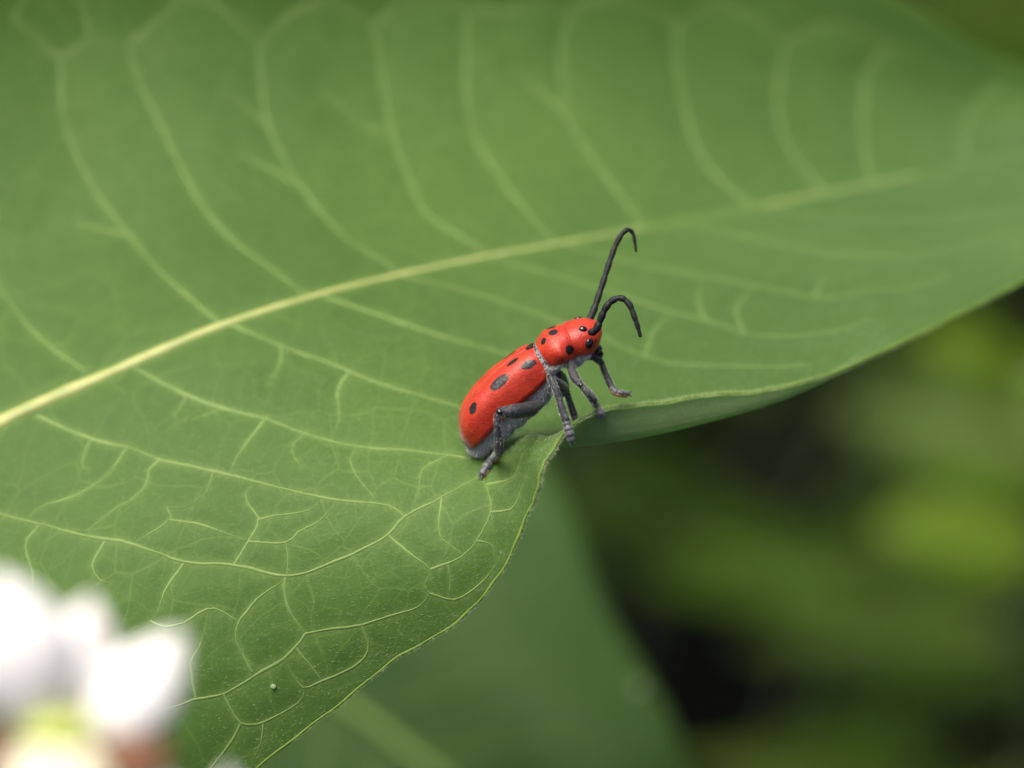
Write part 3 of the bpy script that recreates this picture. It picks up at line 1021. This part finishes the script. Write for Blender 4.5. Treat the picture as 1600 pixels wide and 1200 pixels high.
lx, ls, lz = bx.ravel(), bs.ravel(), bz.ravel()
spot = np.zeros(len(bodyV))
for (px, py, r_) in ((864, 519, .034), (849, 533, .026), (890, 547, .031)):
    h, _ = bhit(px, py, BB)
    if h is None:
        continue
    q = to_local(h)
    for sg in (1, -1):
        d2 = np.sqrt(((lx - q[0]) / 0.9) ** 2 + (ls - sg * q[1]) ** 2 + (lz - q[2]) ** 2)
        spot = np.maximum(spot, np.clip(1 - d2 / (2 * r_), 0, 1))
grey = np.zeros(len(bodyV))
rix = np.repeat(RR[:, 0], na_)
sn = np.tile(np.sin(ang), nr_)
grey[(rix < 0.036)] = 1
under = np.clip((-sn - np.interp(rix, [.036, .06, .12, .2], [.05, .25, .48, .55])) / 0.18, 0, 1) * (rix >= 0.036) * (rix < 0.33)
grey = np.maximum(grey, under)
spot[(rix > -.02) & (rix < .036)] = .50
body = mesh_obj('body', bodyV, bodyF, M_SHELL, beetle, colors={'spot': spot, 'grey': grey})

# elytra
ES = np.linspace(0, 1, 110)
ET = np.linspace(0, 1, 56)
kx = [0, .03, .08, .2, .45, .65, .8, .9, .96, 1.0]
ztop = np.interp(ES, kx, [-.020, -.006, .003, .010, .010, -.012, -.048, -.095, -.150, -.215])
zlow = np.interp(ES, kx, [-.135, -.165, -.186, -.195, -.203, -.216, -.236, -.252, -.264, -.275])
wid = np.interp(ES, kx, [.125, .150, .163, .170, .176, .176, .165, .140, .105, .045])
sm_ = lambda a: np.convolve(np.pad(a, 4, mode='edge'), np.ones(9) / 9, 'valid')
ztop, zlow, wid = sm_(ztop), sm_(zlow), sm_(wid)
xel = 0.020 - ES * 0.680
th = ET * math.pi / 2
Y_ = wid[:, None] * np.sin(th)[None] ** 0.68
Z_ = zlow[:, None] + (ztop - zlow)[:, None] * np.cos(th)[None] ** 0.50
X_ = xel[:, None] - 0.012 * np.sin(th)[None] ** 2 * np.clip(1 - ES / .1, 0, 1)[:, None] + 0 * Y_
Y_ = Y_ + 0.002
Z_ = Z_ - 0.006 * np.exp(-(ET / .05) ** 2)[None]
SPOTS = [(-.055, .60, .046, .026), (-.125, .16, .046, .020), (-.255, .47, .066, .036), (-.475, .43, .034, .030)]
esp = np.zeros(X_.shape)
arc = np.cumsum(np.pad(np.hypot(np.diff(Y_, axis=1), np.diff(Z_, axis=1)), ((0, 0), (1, 0))), axis=1)
for (sx, stt, ra, rb) in SPOTS:
    i = int(np.argmin(np.abs(xel - sx)))
    a0 = np.interp(stt, ET, arc[i])
    d2 = np.sqrt(((X_ - sx) / ra) ** 2 + ((arc - a0) / rb) ** 2)
    esp = np.maximum(esp, np.clip(1 - d2 / 2, 0, 1))
tipg = np.clip((ES - .86) / .14, 0, 1)[:, None] * 0.62 + np.zeros(X_.shape)
tipg = np.maximum(tipg, np.clip(1 - ES / .012, 0, 1)[:, None] * 0.6)
for sg in (1, -1):
    V = BL(X_, sg * Y_, Z_).reshape(-1, 3)
    F = grid_faces(110, 56)
    F = F if sg > 0 else F[:, ::-1]
    n0 = np.cross(V[F[3000][1]] - V[F[3000][0]], V[F[3000][2]] - V[F[3000][0]])
    if np.dot(n0, ND + sg * RS) < 0:
        F = F[:, ::-1]
    el = mesh_obj('wing_case', V, F, M_SHELL, beetle, colors={'spot': esp.ravel(), 'grey': tipg.ravel()})
    q = el.modifiers.new('thickness', 'SOLIDIFY')
    q.thickness = 0.008
    q.offset = -1
# scutellum
sc_ = BL(0.004, 0, -0.004)
V, F = ellipsoid(sc_, [AX * .030, RS * .026, ND * .007])
mesh_obj('scutellum', V, F, M_ANT, beetle)

# eyes: two lobes on each side
eyes = []
for (px, py, ra, rb) in ((911, 514, .025, .020), (921, 537, .033, .026)):
    h, nn = bhit(px, py, BB)
    if h is None:
        continue
    for sg in (1, -1):
        q = to_local(h)
        p = BL(q[0], sg * q[1], q[2])
        n2 = norm(nn - RS * np.dot(nn, RS) * (0 if sg > 0 else 2))
        a = norm(np.cross(n2, RS + 0.3 * ND))
        b = np.cross(n2, a)
        V, F = ellipsoid(p, [a * ra, b * rb, n2 * .014])
        mesh_obj('eye', V, F, M_EYE, beetle)

# mouthparts
for sg in (1, -1):
    pth = BL(np.array([.300, .308, .304, .290]), sg * np.array([.055, .05, .03, .012]), np.array([-.265, -.290, -.310, -.322]))
    V, F = tube(cr(pth, np.linspace(0, 3, 12)), np.linspace(.026, .006, 12), 9)
    mesh_obj('mandible', V, F, M_EYE, beetle)
    pth = BL(np.array([.265, .280, .290, .282]), sg * np.array([.07, .075, .06, .05]), np.array([-.260, -.290, -.318, -.335]))
    V, F = tube(cr(pth, np.linspace(0, 3, 14)), .008 + .003 * np.sin(np.linspace(0, 9, 14)), 7)
    mesh_obj('palp', V, F, M_LEG, beetle)
pth = BL(np.array([.295, .315, .322]), np.zeros(3), np.array([-.245, -.268, -.288]))
V, F = tube(cr(pth, np.linspace(0, 2, 8)), np.linspace(.05, .03, 8), 12, flat=.5)
mesh_obj('upper_lip', V, F, M_LEG, beetle)


def beaded(pts, radii, nseg, n=9):
    """jointed antenna or tarsus: each joint flares towards its end"""
    k = nseg * 8
    pth = cr(pts, np.linspace(0, len(pts) - 1, k))
    t = np.linspace(0, len(radii) - 1, k)
    r = np.interp(t, np.arange(len(radii)), radii)
    ph = (np.arange(k) % 8) / 7.0
    r = r * np.interp(ph, [0, .12, .8, 1], [.82, .94, 1.08, .93])
    return tube(pth, r, n)


ant1 = [P(*q) for q in ((921, 520, -.02), (931, 516, -.05), (938, 500, -.06), (946, 482, -.07), (957, 470, -.08), (971, 466, -.09), (984, 477, -.10), (992, 497, -.11), (997, 512, -.11), (1001, 527, -.11))]
ant2 = [P(*q) for q in ((919, 502, .18), (925, 492, .20), (931, 476, .22), (938, 455, .24), (946, 430, .26), (953, 408, .28), (961, 386, .30), (971, 367, .31), (981, 359, .32), (989, 365, .33), (992, 379, .33), (994, 394, .33))]
V, F = beaded(ant1, [.020, .024, .021, .021, .020, .019, .018, .016, .014, .009], 10)
mesh_obj('antenna', V, F, M_ANT, beetle)
V, F = beaded(ant2, [.018, .023, .020, .019, .018, .018, .017, .016, .014, .012, .010, .007], 11)
mesh_obj('antenna', V, F, M_ANT, beetle)


def limb(pts, radii, k=22, n=12):
    """one hard joint: tapering tube with rounded ends"""
    pts = [P(*q) for q in pts]
    L = len(pts) - 1
    t = np.linspace(0, L, k)
    pth = cr(pts, t)
    r = np.interp(t, np.arange(len(radii)), radii)
    T = norm(np.gradient(pth, axis=0))
    a = np.radians([75, 50, 25])
    head = np.array([pth[0] - T[0] * r[0] * math.sin(q) * .7 for q in a])
    tail = np.array([pth[-1] + T[-1] * r[-1] * math.sin(q) * .7 for q in a[::-1]])
    rr = np.concatenate([r[0] * np.cos(a), r, r[-1] * np.cos(a[::-1])])
    full = np.concatenate([head, pth, tail])
    rr = rr * (1 + RNG.normal(0, .015, len(rr)))
    return tube(full, rr, n), pth, r


def leg(femur, frad, tibia, trd, tarsus, trad, sole=None):
    """femur and tibia meeting in a sharp knee; the tarsus with lobed joints and claws is its sub-part"""
    m1, p1_, r1 = limb(femur, frad)
    m2, p2_, r2 = limb(tibia, trd)
    V, F = merge([m1, m2])
    lg = mesh_obj('leg', V, F, M_LEG, beetle)
    kn = P(*femur[-1])
    V, F = ellipsoid(kn, [RT * frad[-1] * .95, UP * frad[-1] * .95, FW * frad[-1] * 1.1])
    mesh_obj('knee', V, F, M_EYE, lg)
    tp = [P(*q) for q in tarsus]
    parts = [beaded(tp, trad, 4, 10)]
    e, dr_ = tp[-1], norm(tp[-1] - tp[-2])
    sd_ = norm(np.cross(dr_, FW))
    for sg in (1, -1):
        parts.append(tube(cr([e - dr_ * .008, e + dr_ * .016 + sd_ * sg * .012, e + dr_ * .028 + sd_ * sg * .014], np.linspace(0, 2, 6)), np.linspace(.007, .002, 6), 6))
    V, F = merge(parts)
    mesh_obj('tarsus', V, F, M_TARSUS, lg)
    if sole is not None:
        V, F = tube(cr([p + sole for p in tp], np.linspace(0, len(tp) - 1, 12)), np.array([.006] + [.016] * 10 + [.006]), 8)
        mesh_obj('foot_pad', V, F, M_SOLE, lg)
    pp = np.concatenate([p1_, p2_])
    r_ = np.concatenate([r1, r2])
    tt = np.concatenate([norm(np.gradient(p1_, axis=0)), norm(np.gradient(p2_, axis=0))])
    k = 800
    i = RNG.integers(0, len(pp), k)
    nrm = RNG.normal(0, 1, (k, 3))
    nrm = norm(nrm - tt[i] * np.sum(nrm * tt[i], 1, keepdims=True))
    hairs('leg_down', pp[i] + nrm * r_[i][:, None] * .97 + RNG.normal(0, .003, (k, 3)), nrm, tt[i], RNG.uniform(.006, .015, k), .0005, RNG.uniform(.1, .5, k), M_BHAIR, lg, RNG)
    return lg


def toe(px, py, off=0.03, default=0.0):
    return leaf_d(px, py, default) - off


# near side
leg([(892, 564, .10), (893, 577, .03), (898, 590, -.02), (908, 602, -.06)], [.034, .024, .030, .018],
    [(909, 603, -.06), (919, 614, -.05), (928, 626, -.02)], [.018, .024, .026],
    [(928, 627, -.02), (933, 636, toe(933, 637, .05)), (937, 643, toe(937, 644, .04)), (940, 650, toe(940, 650, .03))], [.019, .025, .025, .020])
leg([(876, 608, .10), (871, 602, -.02), (861, 590, -.11)], [.050, .040, .021],
    [(861, 591, -.12), (868, 608, -.14), (876, 631, -.15), (884, 655, -.16)], [.018, .021, .022, .026],
    [(884, 656, -.16), (887, 667, -.16), (890, 678, -.16), (893, 689, -.15)], [.020, .027, .027, .021])
leg([(842, 632, .10), (828, 639, .0), (804, 643, -.09), (781, 644, -.13)], [.030, .045, .044, .027],
    [(778, 648, -.13), (777, 668, -.12), (779, 688, -.09), (780, 705, -.04)], [.022, .021, .025, .030],
    [(780, 707, -.04), (770, 717, toe(770, 720, .04)), (761, 729, toe(761, 731, .03)), (752, 742, toe(752, 743, .025))], [.024, .028, .029, .021],
    sole=RT * .010 - UP * .014)
# far side
leg([(895, 556, .30), (925, 556, .30), (940, 567, .28)], [.030, .028, .020],
    [(940, 568, .28), (947, 586, .25), (955, 604, .20)], [.018, .019, .021],
    [(955, 605, .20), (961, 611, .18), (971, 614, .17), (982, 615, .20)], [.020, .022, .019, .014], sole=-UP * .010 - RT * .004)
leg([(866, 586, .22), (876, 592, .30), (883, 602, .33)], [.048, .040, .024],
    [(883, 603, .33), (889, 624, .32), (897, 648, .30)], [.018, .019, .022],
    [(897, 649, .30), (900, 656, .30), (903, 662, .30), (905, 668, .30)], [.018, .022, .022, .018])
leg([(832, 640, .28), (812, 652, .36), (778, 668, .38)], [.03, .045, .026],
    [(776, 671, .38), (772, 686, .38), (770, 702, .38)], [.02, .02, .027],
    [(770, 703, .38), (764, 710, .38), (758, 716, .38), (752, 721, .38)], [.024, .028, .028, .021])

# silvery down on the belly and the flanks
areas = np.where((grey > .6) & (lz < -.12) & (ls > -0.12) & (rix < .32))[0]
kb = 9000
pick = areas[RNG.integers(0, len(areas), kb)]
bn = norm(BL(lx, ls * 1.0, lz) - BL(lx, 0 * ls, np.repeat(RR[:, 1], na_)))
hp = bodyV[pick] + RNG.normal(0, .004, (kb, 3))
hairs('body_down', hp, bn[pick], np.tile(-AX - .25 * ND, (kb, 1)), RNG.uniform(.010, .022, kb), .0007, RNG.uniform(.2, .6, kb), M_BHAIR, beetle, RNG)
# short pinkish pile on the red shell
M_PILE = plain('beetle_pile', (0.48, 0.10, 0.06), (0.58, 0.20, 0.14), 3, 0.5, 0.4, 0, 0)
ke = 5000
ia, ja = RNG.integers(2, 108, ke), RNG.integers(0, 55, ke)
Ve = BL(X_, Y_, Z_)
ne = norm(np.cross(np.gradient(Ve, axis=0), np.gradient(Ve, axis=1)))
if np.dot(ne[50, 10], ND) < 0:
    ne = -ne
ok = esp[ia, ja] < .4
ia, ja = ia[ok], ja[ok]
ke = len(ia)
hairs('wing_pile', Ve[ia, ja] + RNG.normal(0, .002, (ke, 3)), ne[ia, ja], np.tile(-AX, (ke, 1)), RNG.uniform(.004, .009, ke), .00024, RNG.uniform(.3, .8, ke), M_PILE, beetle, RNG)
areas = np.where((grey < .3) & (spot < .35) & (rix > .04) & (rix < .35))[0]
kp = 2200
pick = areas[RNG.integers(0, len(areas), kp)]
hairs('neck_pile', bodyV[pick] + RNG.normal(0, .003, (kp, 3)), bn[pick], np.tile(AX, (kp, 1)), RNG.uniform(.005, .011, kp), .0003, RNG.uniform(.5, 1.2, kp), M_PILE, beetle, RNG)
